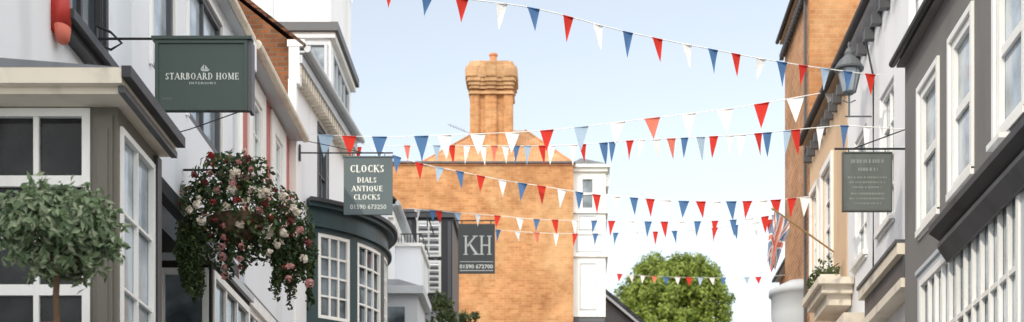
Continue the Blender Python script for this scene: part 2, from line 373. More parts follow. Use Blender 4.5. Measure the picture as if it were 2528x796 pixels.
# ---------------------------------------------------------------- ground
mb=MB(); ys=[-250,-60,0]+list(range(10,91,10))+[200,700]
for i in range(len(ys)-1):
    mb.face([(-500,ys[i],gh(ys[i])-.15),(500,ys[i],gh(ys[i])-.15),(500,ys[i+1],gh(ys[i+1])-.15),(-500,ys[i+1],gh(ys[i+1])-.15)],M['grass'])
make(mb,'ground',kind='structure',label='sloping ground under the town')
def rc(y): 
    t=min(1,max(0,(y-33)/14)); return 4.0*t*t*(3-2*t)
ys=[-40,-20,0]+list(range(4,90,4))
mb=MB(); mp=MB(); mk=MB()
for i in range(len(ys)-1):
    y0,y1=ys[i],ys[i+1]; a,b=rc(y0),rc(y1); g0,g1=gh(y0),gh(y1)
    mb.face([(a-2.1,y0,g0-.12),(a+2.1,y0,g0-.12),(b+2.1,y1,g1-.12),(b-2.1,y1,g1-.12)],M['asphalt'])
    for s in (-1,1):
        mp.face([(a+s*2.25,y0,g0),(a+s*5,y0,g0),(b+s*5,y1,g1),(b+s*2.25,y1,g1)],M['paving'])
        mk.hexa([(a+s*2.1,y0,g0-.15),(a+s*2.25,y0,g0-.15),(b+s*2.25,y1,g1-.15),(b+s*2.1,y1,g1-.15),(a+s*2.1,y0,g0+.004),(a+s*2.25,y0,g0+.004),(b+s*2.25,y1,g1+.004),(b+s*2.1,y1,g1+.004)],M['kerb'])
        mb.face([(a+s*1.75,y0,g0-.116),(a+s*1.82,y0,g0-.116),(b+s*1.82,y1,g1-.116),(b+s*1.75,y1,g1-.116)],M['cream'])
make(mb,'road',kind='structure'); make(mp,'pavement',kind='structure'); make(mk,'kerb',kind='structure')

# ---------------------------------------------------------------- left side
house('rendered_house','unseen plain white rendered house with dark roof, added to shade the near street',(-4.42,-8),(-4.42,9.9),1,8,8.6,'white',  # out of view; added to shade the near left side, white render for bounce
  [dict(r=(a,a+1,z,z+1.5),nx=2,nz=2,sill='trim') for a in (2,5,8,11,14.5) for z in (2,5.4)],roofm='slate')
E,fr,base=house('shop_house','white rendered shop house with taupe bay window and black upper window',(-4.3,9.95),(-4.3,14.5),1,8,7.9,'white',
  [dict(r=(3.15,4.3,5.42,6.9),nx=2,nz=1,f='black',g='glassm',fw=.07,mw=.05,rec=.05,arch=(.07,'black',.035))],roofm='slate',ov=.12)
L1=E
mb=MB(); fr.box(mb,2.95,4.42,.002,.17,5.28,5.36,M['black']); fr.box(mb,3.0,4.4,.002,.1,5.2,5.279,M['black']); make(mb,'sill',L1)
mb=MB(); fa=Fr((-4.3,11.3),(-3.3,11.3),1); fb_=Fr((-3.3,11.3),(-3.3,12.4),1)
bm=M['brown']
wallgrid(mb,fa,0,1,base,3.99,[(0.04,.8,1.5,3.96)],bm); wallgrid(mb,fb_,0,1.1,base,3.99,[(.06,.97,1.5,3.85)],bm)
mb.face([(-4.3,12.4,base),(-3.3,12.4,base),(-3.3,12.4,3.99),(-4.3,12.4,3.99)],bm)
fa.box(mb,.83,.97,.002,.03,1.2,3.9,bm); fa.box(mb,.86,.94,.031,.045,1.3,3.8,M['brown'])
fb_.box(mb,.98,1.1,.002,.035,1.2,3.93,M['black'])
bay=make(mb,'bay_window',L1,label='taupe painted timber bay with white sashes')
window(bay,fa,.04,.8,1.5,3.96,f='trim',fw=.06,vbars=[(.4,.04)],bars=[(3.43,.08),(3.02,.025),(2.63,.08),(2.1,.025)],rec=.04)
window(bay,fb_,.06,.97,1.5,3.85,nx=2,nz=4,f='trim',g='glassl',fw=.045,rec=.03)
mb=MB()
mb.box(-4.3,-3.17,10.95,12.47,4.02,4.13,M['cream']); mb.box(-4.3,-3.21,11.03,12.45,3.97,4.019,M['cream'])
mb.box(-3.168,-3.10,10.94,12.5,4.06,4.14,M['black']); mb.box(-3.209,-3.16,11.0,12.48,3.97,4.018,M['dgrey'])
mb.prism([(-4.3,10.95,4.132),(-3.17,10.95,4.132),(-4.3,10.95,4.22)],(0,1.5,0),M['lead'])
make(mb,'cornice',bay)
mb=MB(); mb.box(-4.418,-2.7,8.7,11.29,1.55,1.7,M['lead']); 
for x in (-3.8,-2.8): mb.box(x-.05,x+.05,8.8,8.9,gh(8.8)-.1,1.549,M['trim'])
make(mb,'porch',L1)
mb=MB()
prof=[(0,-.19),(.035,-.185),(.055,-.15),(.066,-.06),(.068,.08),(.06,.17),(.04,.2),(0,.205)]
mb.lathe(prof[3:],(-4.23,12.9,5.26),M['red'],20,sx=1.0,sy=1.7); mb.lathe(prof[:4],(-4.23,12.9,5.259),M['fo'],20,sx=1.0,sy=1.7)
mb.box(-4.3,-4.25,12.82,12.98,5.15,5.42,M['red'])
make(mb,'alarm_box',None,'red rounded alarm box mounted on a white wall','alarm box',smooth=True)
A=(-4.1,14.5)
E,fr,base=house('jettied_house','white rendered house with jettied upper floor and dark framed windows',A,(-4.1,19.2),1,7.5,7.66,'white2',
 [dict(r=(.65,1.5,5.75,7.3),nx=1,nz=1,f='dgrey',g='glassl',fw=.06,rec=.05,arch=(.06,'trim',.03)),
  dict(r=(2.1,3.7,5.75,7.35),nx=2,nz=2,f='dgrey',g='glassl',fw=.07,mw=.05,rec=.05,arch=(.05,'trim',.03))],roofm='tiley',pitch=40,front_from=4.77,gutter='cream',ov=.14)
L2=E
mb=MB(); f2=Fr((-4.6,14.5),(-4.6,19.2),1)
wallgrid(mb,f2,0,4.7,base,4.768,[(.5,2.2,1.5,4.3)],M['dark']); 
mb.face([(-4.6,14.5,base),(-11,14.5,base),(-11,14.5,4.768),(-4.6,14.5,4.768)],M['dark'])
fr.box(mb,0,4.7,-.12,-.001,4.62,4.768,M['black'])
fr.box(mb,.05,.19,-.2,-.06,base,4.61,M['black'])
sf=make(mb,'shopfront',L2,label='dark recessed shopfront under the jetty')
window(sf,f2,.5,2.2,1.5,4.3,nx=2,nz=2,f='trim',g='glassm')
mb=MB(); f2b=Fr((-3.95,17.1),(-3.95,19.15),1); f2c=Fr((-4.58,17.1),(-3.95,17.1),1)
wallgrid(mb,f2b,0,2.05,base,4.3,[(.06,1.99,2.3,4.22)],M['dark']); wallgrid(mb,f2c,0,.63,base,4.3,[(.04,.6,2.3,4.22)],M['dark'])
mb.box(-4.58,-3.9,17.05,19.18,4.301,4.38,M['lgrey'])
sw=make(mb,'shop_window',L2,label='white framed projecting shop window')
window(sw,f2b,.06,1.99,2.3,4.22,nx=3,nz=2,f='trim',g='glassm',fw=.08,mw=.05,rec=.03); window(sw,f2c,.04,.6,2.3,4.22,nx=1,nz=2,f='trim',g='glassm',fw=.07,mw=.04,rec=.03)
E,fr,base=house('pink_house','pink rendered house with tall white sash windows',(-4.1,19.23),(-4.1,22.75),1,7.5,7.64,'pink',
 [dict(r=(.74,1.36,5.6,7.2),nx=2,nz=4,g='glassl',arch=(.24,'trim',.03),sill='trim',rec=.05,mid=True),dict(r=(2.27,2.85,5.6,7.2),nx=2,nz=4,g='glassl',arch=(.24,'trim',.03),sill='trim',rec=.05,mid=True),
  dict(r=(.3,3.0,2.6,4.4),nx=4,nz=2,g='glassm',arch=(.14,'trim',.06),rec=.04,mw=.06,fw=.08)],roofm='tiley',pitch=40,gutter='cream',gr=.06)
mb=MB(); fr.box(mb,0,3.52,.002,.07,4.56,5.36,M['white2']); fr.box(mb,0,.15,.002,.05,1.2,4.559,M['white2']); fr.box(mb,3.16,3.52,.002,.05,1.2,4.559,M['white2']); fr.box(mb,0,3.52,.071,.12,5.28,5.36,M['trim']); make(mb,'shop_fascia',E)
mb=MB()
mb.box(-4.09,-3.84,18.78,19.04,7.12,7.46,M['trim']); mb.box(-4.09,-3.9,18.82,18.98,6.95,7.119,M['trim']); mb.tube([(-4.02,18.9,7.0),(-4.02,18.9,4.8)],.04,M['trim'],10)
make(mb,'downpipe',L2)
A=(-4.12,22.8);B=(-3.86,26.9)
E,fr,base=house('cornice_house','white rendered house with bracketed eaves and brick gable',A,B,1,7.5,9.0,'white',
 [dict(r=(1.9,2.6,6.95,8.4),nx=2,nz=2,g='glassm',f='dgrey',arch=(.04,'dgrey',.02),rec=.06)],roofm='tiley',pitch=39,ov=.25,endm='brownx',gutter='lgrey')
L4=E
mb=MB()
fr.box(mb,0,fr.L,.002,.2,8.66,8.78,M['lgrey'])
for i in range(26):
    s=.05+i*(fr.L-.15)/25; fr.box(mb,s,s+.07,.003,.17,8.5,8.659,M['cream'])
fr.box(mb,-.02,.13,.002,.16,8.35,8.9,M['trim']); fr.box(mb,-.03,.15,-.02,.24,8.9,9.0,M['trim'])
make(mb,'cornice',L4)
mb=MB(); mb.tube([fr.p(.12,.06,8.3),fr.p(.12,.06,4)],.045,M['trim'],10); make(mb,'downpipe',L4)
mb=MB(); mb.box(-4.118,-4.0,22.72,22.8,4.5,8.4,M['trim']); make(mb,'pilaster',L4)
xc,yc,RR=-5.07,25.7,2.07
class Arc:
    def __init__(s,th0,th1): s.a=th0; s.L=(th1-th0)*RR
    def p(s,a,o,h):
        th=s.a+a/RR; return Vector((xc+(RR+o)*math.cos(th),yc+(RR+o)*math.sin(th),h))
    def box(s,mb,s0,s1,o0,o1,z0,z1,mat):
        n=max(1,int((s1-s0)/.12))
        for i in range(n):
            a=s0+(s1-s0)*i/n;b=s0+(s1-s0)*(i+1)/n
            mb.hexa([s.p(a,o0,z0),s.p(b,o0,z0),s.p(b,o1,z0),s.p(a,o1,z0),s.p(a,o0,z1),s.p(b,o0,z1),s.p(b,o1,z1),s.p(a,o1,z1)],mat)
rad=math.radians
ar=Arc(rad(-60),rad(60)); D=lambda d: (rad(d)+rad(60))*RR
mb=MB()
ar.box(mb,0,ar.L,-.15,0,base,5.15,M['teal'])
ar.box(mb,0,ar.L,-.12,0,6.48,6.86,M['teal']); ar.box(mb,0,ar.L,-.12,.06,6.56,6.6,M['teal'])
ar.box(mb,0,ar.L,-.1,.1,6.86,6.92,M['teal']); ar.box(mb,0,ar.L,-.08,.16,6.92,6.98,M['black'])
wins=[(-55,-38),(-33.5,-12.5),(-8,12),(16.5,36),(40,55)]
ed=-60
for a,b in wins:
    ar.box(mb,D(ed),D(a),-.12,.0,5.15,6.48,M['teal']); ed=b
ar.box(mb,D(ed),D(60),-.12,.0,5.15,6.48,M['teal'])
n=24; top=[ar.p(ar.L*i/n,.1,6.982) for i in range(n+1)]
for i in range(n): mb.face([top[i],top[i+1],(-4.0,25.7,7.35)],M['lead'])
bow=make(mb,'bow_window',L4,label='dark teal curved bow shopfront with white sashes')
for a,b in wins:
    w=window(bow,ar,D(a),D(b),5.15,6.48,nx=3,nz=4,g='glassm',fw=.055,mw=.028,rec=.06)
E,fr,base=house('tall_house','tall white house with glazed attic storey and dark cornice',(-4.15,27.0),(-4.15,29.55),1,3.2,12.6,'white',
 [dict(r=(.3,2.3,8.6,10.6),nx=4,nz=3,g='glassl',f='lgrey',rec=.04,fw=.07,mw=.05)],flat=True,roofm='dgrey',ov=.15,gutter=None)
L5=E
mb=MB(); mb.box(-7.4,-4.0,26.86,29.62,10.78,10.93,M['dgrey']); mb.box(-7.38,-4.06,26.93,29.6,10.68,10.779,M['trim']); make(mb,'cornice',L5)
mb=MB(); mb.box(-7.35,-4.06,26.93,27.0,11.9,11.97,M['lgrey']); mb.box(-5.2,-5.15,26.97,26.999,10.95,12.5,M['lgrey']); make(mb,'string_course',L5)
ff=Fr((-7.3,26.99),(-4.16,26.99),1)
for k in range(3):
    window(L5,ff,1.2+k*.65,1.2+k*.65+.6,9.0,10.6,nx=2,nz=2,g='glassl',f='lgrey',rec=-.01,fw=.05)
mb=MB(); mb.box(-4.14,-2.72,28.0,29.4,gh(28)-.2,6.42,M['lgrey']); mb.box(-4.14,-2.6,27.85,29.5,6.422,6.56,M['lgrey'])
mb.prism([(-4.14,27.9,6.562),(-2.64,27.9,6.562),(-3.1,28.3,6.78),(-4.14,28.3,6.78)],(0,1.2,0),M['lead'])
mb.box(-3.95,-2.95,27.97,27.998,5.3,6.2,M['glassm'])
make(mb,'porch',L5,label='pale grey flat roofed porch')
E,fr,base=house('white_cottage','small white cottage with dark tiled roof and box bay',(-3.45,29.65),(-3.45,33.3),1,5,8.65,'white2',[],roofm='slate',pitch=42,ov=.16,gutter='lgrey')
L6=E
mb=MB(); fr.box(mb,0,3.6,.002,.1,8.3,8.42,M['trim'])
for i in range(12): fr.box(mb,.1+i*.3,.2+i*.3,.003,.12,8.18,8.299,M['trim'])
make(mb,'cornice',L6)
mb=MB(); mb.box(-3.449,-2.95,30.9,32.6,7.2,8.05,M['white2']); mb.box(-3.449,-2.9,30.84,32.66,8.052,8.12,M['trim']); make(mb,'box_bay',L6)
mb=MB()
for i in range(9):
    x=-3.44+i*.06; mb.tube([(x,30.87,8.12),(x,30.87,8.3)],.008,M['iron'],5)
mb.tube([(-3.45,30.87,8.3),(-2.92,30.87,8.3)],.012,M['iron'],6); mb.tube([(-2.92,30.87,8.3),(-2.92,32.6,8.3)],.012,M['iron'],6)
make(mb,'railing',L6)
E=thing('timber_house','black timber house with white louvred shutter windows','house',(-3,34.5,gh(34.5)))
L7=E
mb=MB(); b7=gh(33)-.2
mb.box(-5.5,-2.5,33.5,35.6,7.45,9.35,M['black']); mb.box(-5.5,-2.62,33.6,35.5,b7,7.449,M['lgrey']); mb.box(-5.5,-2.44,33.42,35.7,9.352,9.46,M['dgrey']); mb.box(-5.5,-2.48,33.46,35.64,7.38,7.448,M['dgrey'])
for x in (-3.42,-2.86,-2.56): mb.box(x-.035,x+.035,33.46,33.499,7.46,9.3,M['dgrey'])
make(mb,'wall',E)
mb=MB(); mb.mesh([(-5.5,33.4,9.462),(-2.42,33.4,9.462),(-2.42,35.7,9.462),(-5.5,35.7,9.462),(-4.6,34.2,9.75),(-3.1,34.2,9.75),(-3.1,35,9.75),(-4.6,35,9.75)],[(0,1,5,4),(1,2,6,5),(2,3,7,6),(3,0,4,7),(4,5,6,7)],M['slatex']); make(mb,'roof',E)
for z0,z1 in ((8.5,9.28),(7.72,8.42)):
    mb=MB(); x0,x1=-3.27,-2.74; y=33.44
    mb.box(x0,x1,y,y+.05,z0,z1,M['trim'])
    for a,b in ((x0+.05,(x0+x1)/2-.02),((x0+x1)/2+.02,x1-.05)):
        mb.box(a,b,y-.01,y-.001,z0+.05,z1-.05,M['lgrey'])
        k=9
        for i in range(k):
            zz=z0+.07+(z1-z0-.14)*i/k
            mb.prism([(a,y-.012,zz),(a,y-.04,zz+.015),(a,y-.012,zz+.05)],(b-a,0,0),M['dgrey'] if i%2 else M['trim'])
    make(mb,'window',E,label='white louvred shutter window')
# ---------------------------------------------------------------- central brick building
E=thing('brick_building','large orange brick building with tall clustered chimney','building',(-2.8,48,gh(48)))
C=E
b0=gh(44)-.3
mb=MB(); mb.box(-5.9,.18,45,58,b0,14.1,M['brickx']); make(mb,'wall',E)
mb=MB(); mb.box(-5.95,.24,44.9,45.5,14.15,14.2,M['dgrey']); mb.box(-5.93,.21,44.96,45.5,14.1,14.149,M['terra']);
mb.box(-5.95,.24,45.502,58.05,14.103,14.19,M['tilex']); make(mb,'coping',E)
mb=MB(); mb.mesh([(-4.3,45.1,14.2),(.2,45.1,14.2),(.2,58,14.2),(-4.3,58,14.2),(-2.75,48.2,16.2),(-1.3,48.2,16.2),(-1.3,55,16.2),(-2.75,55,16.2)],[(0,1,5,4),(1,2,6,5),(2,3,7,6),(3,0,4,7),(4,5,6,7)],M['tilex'])
mb.tube([(-4.3,45.1,14.2),(-2.75,48.2,16.2)],.04,M['tilex'],8); mb.tube([(.2,45.1,14.2),(-1.3,48.2,16.2)],.04,M['tilex'],8)
roof=make(mb,'roof',E)
mb=MB()
def octp(cx,cy,hw,hd,ch,z0,z1,mat,hw2=None,hd2=None):
    hw2=hw if hw2 is None else hw2; hd2=hd if hd2 is None else hd2
    def ring(w,d,z): return [(cx-w+ch,cy-d,z),(cx+w-ch,cy-d,z),(cx+w,cy-d+ch,z),(cx+w,cy+d-ch,z),(cx+w-ch,cy+d,z),(cx-w+ch,cy+d,z),(cx-w,cy+d-ch,z),(cx-w,cy-d+ch,z)]
    vs=ring(hw,hd,z0)+ring(hw2,hd2,z1); mb.mesh(vs,[tuple(range(8))[::-1],tuple(range(8,16))]+[(i,(i+1)%8,8+(i+1)%8,8+i) for i in range(8)],mat)
cy=46.6;cxm=-2.27; bx=M['brickx']; bp_=M['brickp']
octp(cxm,cy,.58,.35,.05,14.0,16.75,bx)
for dx,w in ((-.5,.15),(-.02,.2),(.5,.15)): octp(cxm+dx,cy-.3,w,.14,.05,14.0,16.75,bx)
octp(cxm,cy-.05,.68,.46,.05,16.6,16.68,bp_)
z=16.76
for i,(w,hh) in enumerate(((.64,.09),(.69,.1),(.74,.11))): 
    octp(cxm,cy-.05,w,w-.2,.06,z,z+hh-.004,bp_)
    for dx in (-.5,0,.5): octp(cxm+dx,cy-.05,.17+i*.03,w-.165,.06,z+.001,z+hh-.006,bp_)
    z+=hh
octp(cxm,cy-.05,.78,.58,.1,z,z+.3,bp_)
for dx in (-.56,0,.56): octp(cxm+dx,cy-.05,.2,.61,.06,z+.02,z+.33,bp_)
octp(cxm,cy-.05,.68,.5,.08,z+.302,z+.46,bp_)
for dx in (-.47,0,.47): octp(cxm+dx,cy-.05,.18,.53,.05,z+.335,z+.49,bp_)
octp(cxm,cy-.05,.56,.43,.08,z+.461,z+.54,bp_)
mb.lathe([(.13,0),(.12,.05),(.1,.08),(.1,.3),(.13,.33),(.13,.38),(.1,.39)],(cxm+.04,cy,z+.53),M['terra'],16)
ch=make(mb,'chimney',roof,label='ornate clustered orange brick chimney stack with one pot')
mb=MB(); p0=(-2.9,46.4,15.5)
mb.tube([p0,(-3.6,46.3,15.75)],.008,M['lead'],6)
for i in range(6):
    x=-3.5+i*.08; mb.tube([(x,46.15,15.72-i*.03),(x,46.45,15.72-i*.03)],.006,M['lead'],5)
make(mb,'television_aerial',C)
mb=MB(); fo=Fr((.182,45.3),(1.13,45.3),1)
ops=[(.22,.62,12.9,13.85)]
wallgrid(mb,fo,0,.948,9.75,14.0,ops,M['trim']); mb.box(.182,.183,45.3,47.6,9.75,14.0,M['trim'])
mb.face([(1.13,45.3,9.75),(1.13,47.6,9.75),(1.13,47.6,14),(1.13,45.3,14)],M['trim']); mb.face([(.182,47.6,9.75),(1.13,47.6,9.75),(1.13,47.6,14),(.182,47.6,14)],M['trim'])
mb.face([(.182,45.3,9.75),(1.13,45.3,9.75),(1.13,47.6,9.75),(.182,47.6,9.75)],M['trim'])
def ring(x0,x1,z0,z1,w=.05,m='lgrey'):
    fo.box(mb,x0,x1,.002,.03,z0,z0+w,M[m]);fo.box(mb,x0,x1,.002,.03,z1-w,z1,M[m]);fo.box(mb,x0,x0+w,.0025,.029,z0+w,z1-w,M[m]);fo.box(mb,x1-w,x1,.0025,.029,z0+w,z1-w,M[m])
ring(.18,.68,9.95,11.35); ring(.1,.85,11.65,12.2)
ring(.16,.68,12.3,12.75)
for zz in (11.5,12.78): mb.box(.182,1.2,45.22,47.65,zz,zz+.07,M['trim'])
mb.box(.15,1.19,45.2,47.7,14.0,14.1,M['trim']); mb.box(.1,1.26,45.1,47.8,14.1,14.18,M['trim'])
mb.prism([(.1,45.1,14.182),(1.26,45.1,14.182),(.4,45.1,14.35)],(0,2.6,0),M['lead'])
mb.box(1.132,1.24,45.5,45.65,13.65,13.99,M['trim']); mb.box(.2,1.1,45.34,47.5,9.6,9.748,M['dgrey'])
orl=make(mb,'oriel_window',C,label='tall white timber oriel bay')
window(orl,fo,.22,.62,12.9,13.85,nx=1,nz=2,g='glassm',mid=True,rec=.06,fw=.05)
E=thing('slate_cottage','low cottage with dark slate roof behind the brick building','house',(2.2,57,gh(57)))
mb=MB(); mb.box(.3,2.9,55,60,gh(54),11.2,M['dgrey']); mb.face([(.3,55,11.2),(2.9,55,11.2),(.3,55,13.3)],M['dgrey']); make(mb,'wall',E)
mb=MB(); mb.prism([(.3,54.8,13.5),(3.1,54.8,11.15),(3.15,54.8,11.3),(.3,54.8,13.7)],(0,5.4,0),M['slatex'])
make(mb,'roof',E)
mb=MB(); mb.prism([(.3,54.7,13.38),(3.1,54.7,11.03),(3.1,54.7,11.13),(.3,54.7,13.48)],(0,.09,0),M['lgrey']); make(mb,'bargeboard',E)
house('brick_house','brick house set back from the street',(7.45,42),(7.45,54),-1,6,13,'bricky',[],roofm='slate')

# ---------------------------------------------------------------- right side
E,fr,base=house('tall_brick_house','tall orange brick house with dentilled eaves and downpipe',(3.75,23.8),(3.75,26.5),-1,7,10.45,'bricky',
 [],roofm='tiley',pitch=38,ov=.1,endm='brickx',gutter='black',gr=.035,frieze='beige')
R1=E
mb=MB()
for i in range(18): fr.box(mb,.05+i*.15,.12+i*.15,.03,.1,10.1,10.2,M['black'])
fr.box(mb,0,2.7,.003,.08,10.2,10.26,M['dgrey']); make(mb,'cornice',R1)
mb=MB(); mb.tube([(3.71,24.0,10.2),(3.71,24.0,3)],.022,M['dgrey'],10); make(mb,'downpipe',R1)
mb=MB(); c=(3.72,24.6,0); mb.lathe([(.02,4.1),(.12,4.3),(.3,4.6),(.42,4.95),(.46,5.3),(.46,5.6),(.5,5.62),(.5,5.7),(.2,5.85)],c,M['lgrey'],24); make(mb,'bow_window',R1,label='small rounded white bow',smooth=True)
E,fr,base=house('beige_house','beige rendered house with white sash windows and cream canopy',(3.75,20.65),(3.75,23.78),-1,7,7.85,'beige',
 [dict(r=(1.1,1.9,5.3,6.9),nx=2,nz=4,mid=True,rec=.07,g='glassm',arch=(.1,'trim',.04),sill='trim'),dict(r=(2.3,2.9,5.3,6.9),nx=2,nz=4,mid=True,rec=.07,g='glassm',arch=(.08,'trim',.04),sill='trim')],roofm='tiley',pitch=40,gutter='black',ov=.13,frieze='beige')
R2=E
mb=MB(); mb.box(3.34,3.748,20.2,21.4,4.66,4.76,M['cream']); mb.box(3.28,3.748,20.1,21.5,4.761,4.85,M['cream']); mb.box(3.42,3.746,20.3,21.3,4.52,4.659,M['cream'])
make(mb,'canopy',R2)
mb=MB(); fr.box(mb,0,3.1,.002,.06,7.58,7.66,M['dgrey'])
for i in range(10): fr.box(mb,.05+i*.32,.13+i*.32,.0021,.12,7.45,7.579,M['dgrey'])
make(mb,'cornice',R2)
E,fr,base=house('white_house','white rendered house with dark shop fascia',(3.76,16.42),(3.76,20.63),-1,7,7.87,'white',
 [dict(r=(1.3,2.1,5.0,6.6),nx=2,nz=4,mid=True,rec=.08,g='glassl',sill='trim'),dict(r=(2.9,3.7,5.0,6.6),nx=2,nz=4,mid=True,rec=.08,g='glassl',sill='trim')],roofm='tiley',pitch=40,gutter='black',ov=.13,frieze='white')
R3=E
mb=MB(); f3=Fr((3.76,15.9),(3.76,19),-1)
fr.box(mb,-.001,2.2,.002,.24,4.2,4.32,M['cream']); fr.box(mb,.001,2.15,.0025,.17,3.95,4.199,M['dgrey']); fr.box(mb,.0,2.2,.0025,.2,3.85,3.949,M['cream'])
fr.box(mb,0.002,2.2,.003,.26,4.321,4.36,M['dgrey']); fr.box(mb,2.3,3.9,.003,.4,3.95,4.08,M['cream']); fr.box(mb,2.35,3.85,.004,.3,3.8,3.949,M['cream'])
make(mb,'shop_fascia',R3)
mb=MB(); mb.tube([(3.7,16.5,7.7),(3.7,16.5,2)],.04,M['trim'],10); mb.box(3.62,3.758,16.44,16.58,7.0,7.2,M['trim']); make(mb,'downpipe',R3)
mb=MB(); mb.tube([(3.7,19.2,7.7),(3.7,18.6,6.9),(3.7,18.6,4.4)],.012,M['iron'],6); make(mb,'cable',R3)
mb=MB(); fr.box(mb,0,4.2,.002,.06,7.58,7.66,M['dgrey'])
for i in range(9): fr.box(mb,.1+i*.46,.2+i*.46,.0021,.12,7.45,7.579,M['dgrey'])
make(mb,'cornice',R3)
wy=[(14.92,15.7),(13.66,14.42),(12.1,12.9),(10.4,11.2),(8.7,9.5)]
E,fr,base=house('grey_house','grey rendered house with white sash windows above a black shop cornice',(3.6,4.0),(3.6,16.4),-1,7,6.25,'grey',
 [dict(r=(a-4,b-4,4.26,5.66),nx=1,nz=2,mid=True,rec=.05,fw=.08,mw=.035,g='glassl',arch=(.06,'trim',.03),sill='trim',sproj=.04) for a,b in wy],roofm='slate',pitch=40,ov=.1,gutter='black',gr=.04,frieze='grey')
R4=E
mb=MB()
fp=Fr((3.3,6.0),(3.3,14.5),-1); 
wallgrid(mb,fp,0,8.5,base,3.5,[(5.2,8.35,1.6,3.42)],M['lgrey'],.06); mb.face([(3.3,14.5,base),(3.6,14.5,base),(3.6,14.5,3.5),(3.3,14.5,3.5)],M['lgrey'])
mb.face([(3.3,6,base),(3.6,6,base),(3.6,6,3.5),(3.3,6,3.5)],M['lgrey'])
mb.box(3.28,3.598,6,14.52,3.501,3.54,M['lgrey'])
sh=make(mb,'shopfront',R4,label='pale grey shopfront with white glazing bars')
window(sh,fp,5.2,8.35,1.6,3.42,nx=12,nz=3,g='glassl',f='trim',fw=.06,mw=.04,rec=.03)
mb=MB()
mb.prism([(3.279,13.2,3.47),(3.2,13.2,3.48),(3.1,13.2,3.55),(3.1,13.2,3.61),(3.279,13.2,3.64)],(0,-8,0),M['black'])
mb.prism([(3.279,13.18,3.3),(3.25,13.18,3.3),(3.17,13.18,3.42),(3.17,13.18,3.46),(3.279,13.18,3.465)],(0,-8,0),M['dgrey'])
mb.prism([(3.598,13.2,3.545),(3.281,13.2,3.545),(3.281,13.2,3.63),(3.598,13.2,3.69)],(0,-8,0),M['lgrey'])
make(mb,'shop_cornice',R4)
mb=MB()
mb.prism([(3.598,12.15,3.73),(3.4,12.15,3.71),(3.36,12.15,3.8),(3.45,12.15,3.9),(3.598,12.15,3.93)],(0,-.25,0),M['trim'])
mb.box(3.32,3.6,11.85,12.2,3.931,3.975,M['trim']); 
make(mb,'console_bracket',R4)
mb=MB(); mb.prism([(3.598,11.6,3.88),(3.36,11.6,3.86),(3.33,11.6,3.91),(3.598,11.6,3.97)],(0,-2.4,0),M['dgrey']); make(mb,'ledge',R4)

# ---------------------------------------------------------------- signs
def bracket(mb,x0,x1,Y,z,zs):
    mb.tube([(x0,Y,z),(x1,Y,z)],.012,M['iron'],8); mb.box(min(x0,x0+.02),max(x0,x0+.02),Y-.03,Y+.03,z-.12,z+.12,M['iron'])
Y=14.0; E=thing('hanging_sign','dark green hanging shop sign with pale serif lettering','sign',(-3.3,Y,5.2))
mb=MB(); x0,x1,z0,z1=-3.74,-2.90,4.88,5.52
mb.box(x0+.03,x1-.03,Y-.02,Y+.02,z0+.03,z1-.03,M['signgreen'])
for a,b,c,d in ((x0,x1,z1-.03,z1),(x0,x1,z0,z0+.03),(x0,x0+.03,z0+.03,z1-.03),(x1-.03,x1,z0+.03,z1-.03)): mb.box(a,b,Y-.035,Y+.035,c,d,M['signgreen'])
mb.box(x0-.03,x1+.04,Y-.05,Y+.05,z1+.002,z1+.03,M['signgreen']); mb.box(x1+.001,x1+.035,Y-.02,Y+.12,z0,z1,M['dgrey'])
make(mb,'board',E)
T=lambda px: (px-CX)/F*Y
TZ=lambda py:(CY-py)/F*Y
yy=Y-.0225
serif('STARBOARD HOME',T(409),T(592),yy,TZ(191),.06,E,wt=1.05)
serif('INTERIORS',T(468),T(536),yy,TZ(208),.02,E,mat='letterdim'); text('01590 67',T(403),T(426),yy,TZ(246),.016,E,mat='lettersoft')
mb=MB(); cx=T(507);cz=TZ(171); lm=M['letterdim']
mb.mesh([(cx-.042,yy,cz-.01),(cx+.046,yy,cz-.01),(cx+.03,yy,cz-.028),(cx-.025,yy,cz-.028)],[(0,1,2,3)],lm)
mb.mesh([(cx-.008,yy,cz-.007),(cx-.008,yy,cz+.036),(cx-.038,yy,cz-.005)],[(0,1,2)],lm); mb.mesh([(cx,yy,cz-.007),(cx+.002,yy,cz+.03),(cx+.032,yy,cz-.005)],[(0,1,2)],lm)
make(mb,'emblem',E)
mb=MB(); bracket(mb,-4.29,-3.77,Y,5.54,0); mb.tube([(-4.28,Y,5.66),(-4.15,Y,5.6),(-4.05,Y,5.5),(-4.15,Y,5.44),(-4.28,Y,5.5)],.012,M['iron'],6)
mb.tube([(-4.09,14.9,4.9),(-3.5,14.3,4.82),(-3.0,Y,4.87)],.005,M['iron'],6); make(mb,'bracket',E)
Y=23.4; T=lambda px: (px-CX)/F*Y
TZ=lambda py:(CY-py)/F*Y
E=thing('hanging_sign','grey green hanging sign advertising clocks and dials','sign',(T(909),Y,TZ(460)))
mb=MB(); mb.box(T(849),T(969),Y-.02,Y+.02,TZ(531),TZ(390),M['signgrey']); mb.box(T(847),T(971),Y-.03,Y+.03,TZ(390)+.001,TZ(387),M['signgrey']); make(mb,'board',E)
yy=Y-.0225
for s,a,b,y,h in (('CLOCKS',864,950,418,18),('DIALS',882,931,446,13),('ANTIQUE',868,946,467,13),('CLOCKS',873,940,488,13)):
    serif(s,T(a),T(b),yy,TZ(y),h*Y/F,E,wt=1.2)
text('01590 673250',T(865),T(954),yy,TZ(512),11*Y/F,E,bold=.005,mat='letterdim')
mb=MB(); bracket(mb,-4.07,T(970),Y,TZ(378),0)
for p in (870,950): mb.tube([(T(p),Y,TZ(378)),(T(p),Y,TZ(388))],.006,M['iron'],5)
mb.tube([(-4.07,Y,TZ(345)),(T(900),Y,TZ(378))],.006,M['iron'],6); make(mb,'bracket',E)
Y=32.4; T=lambda px: (px-CX)/F*Y
TZ=lambda py:(CY-py)/F*Y
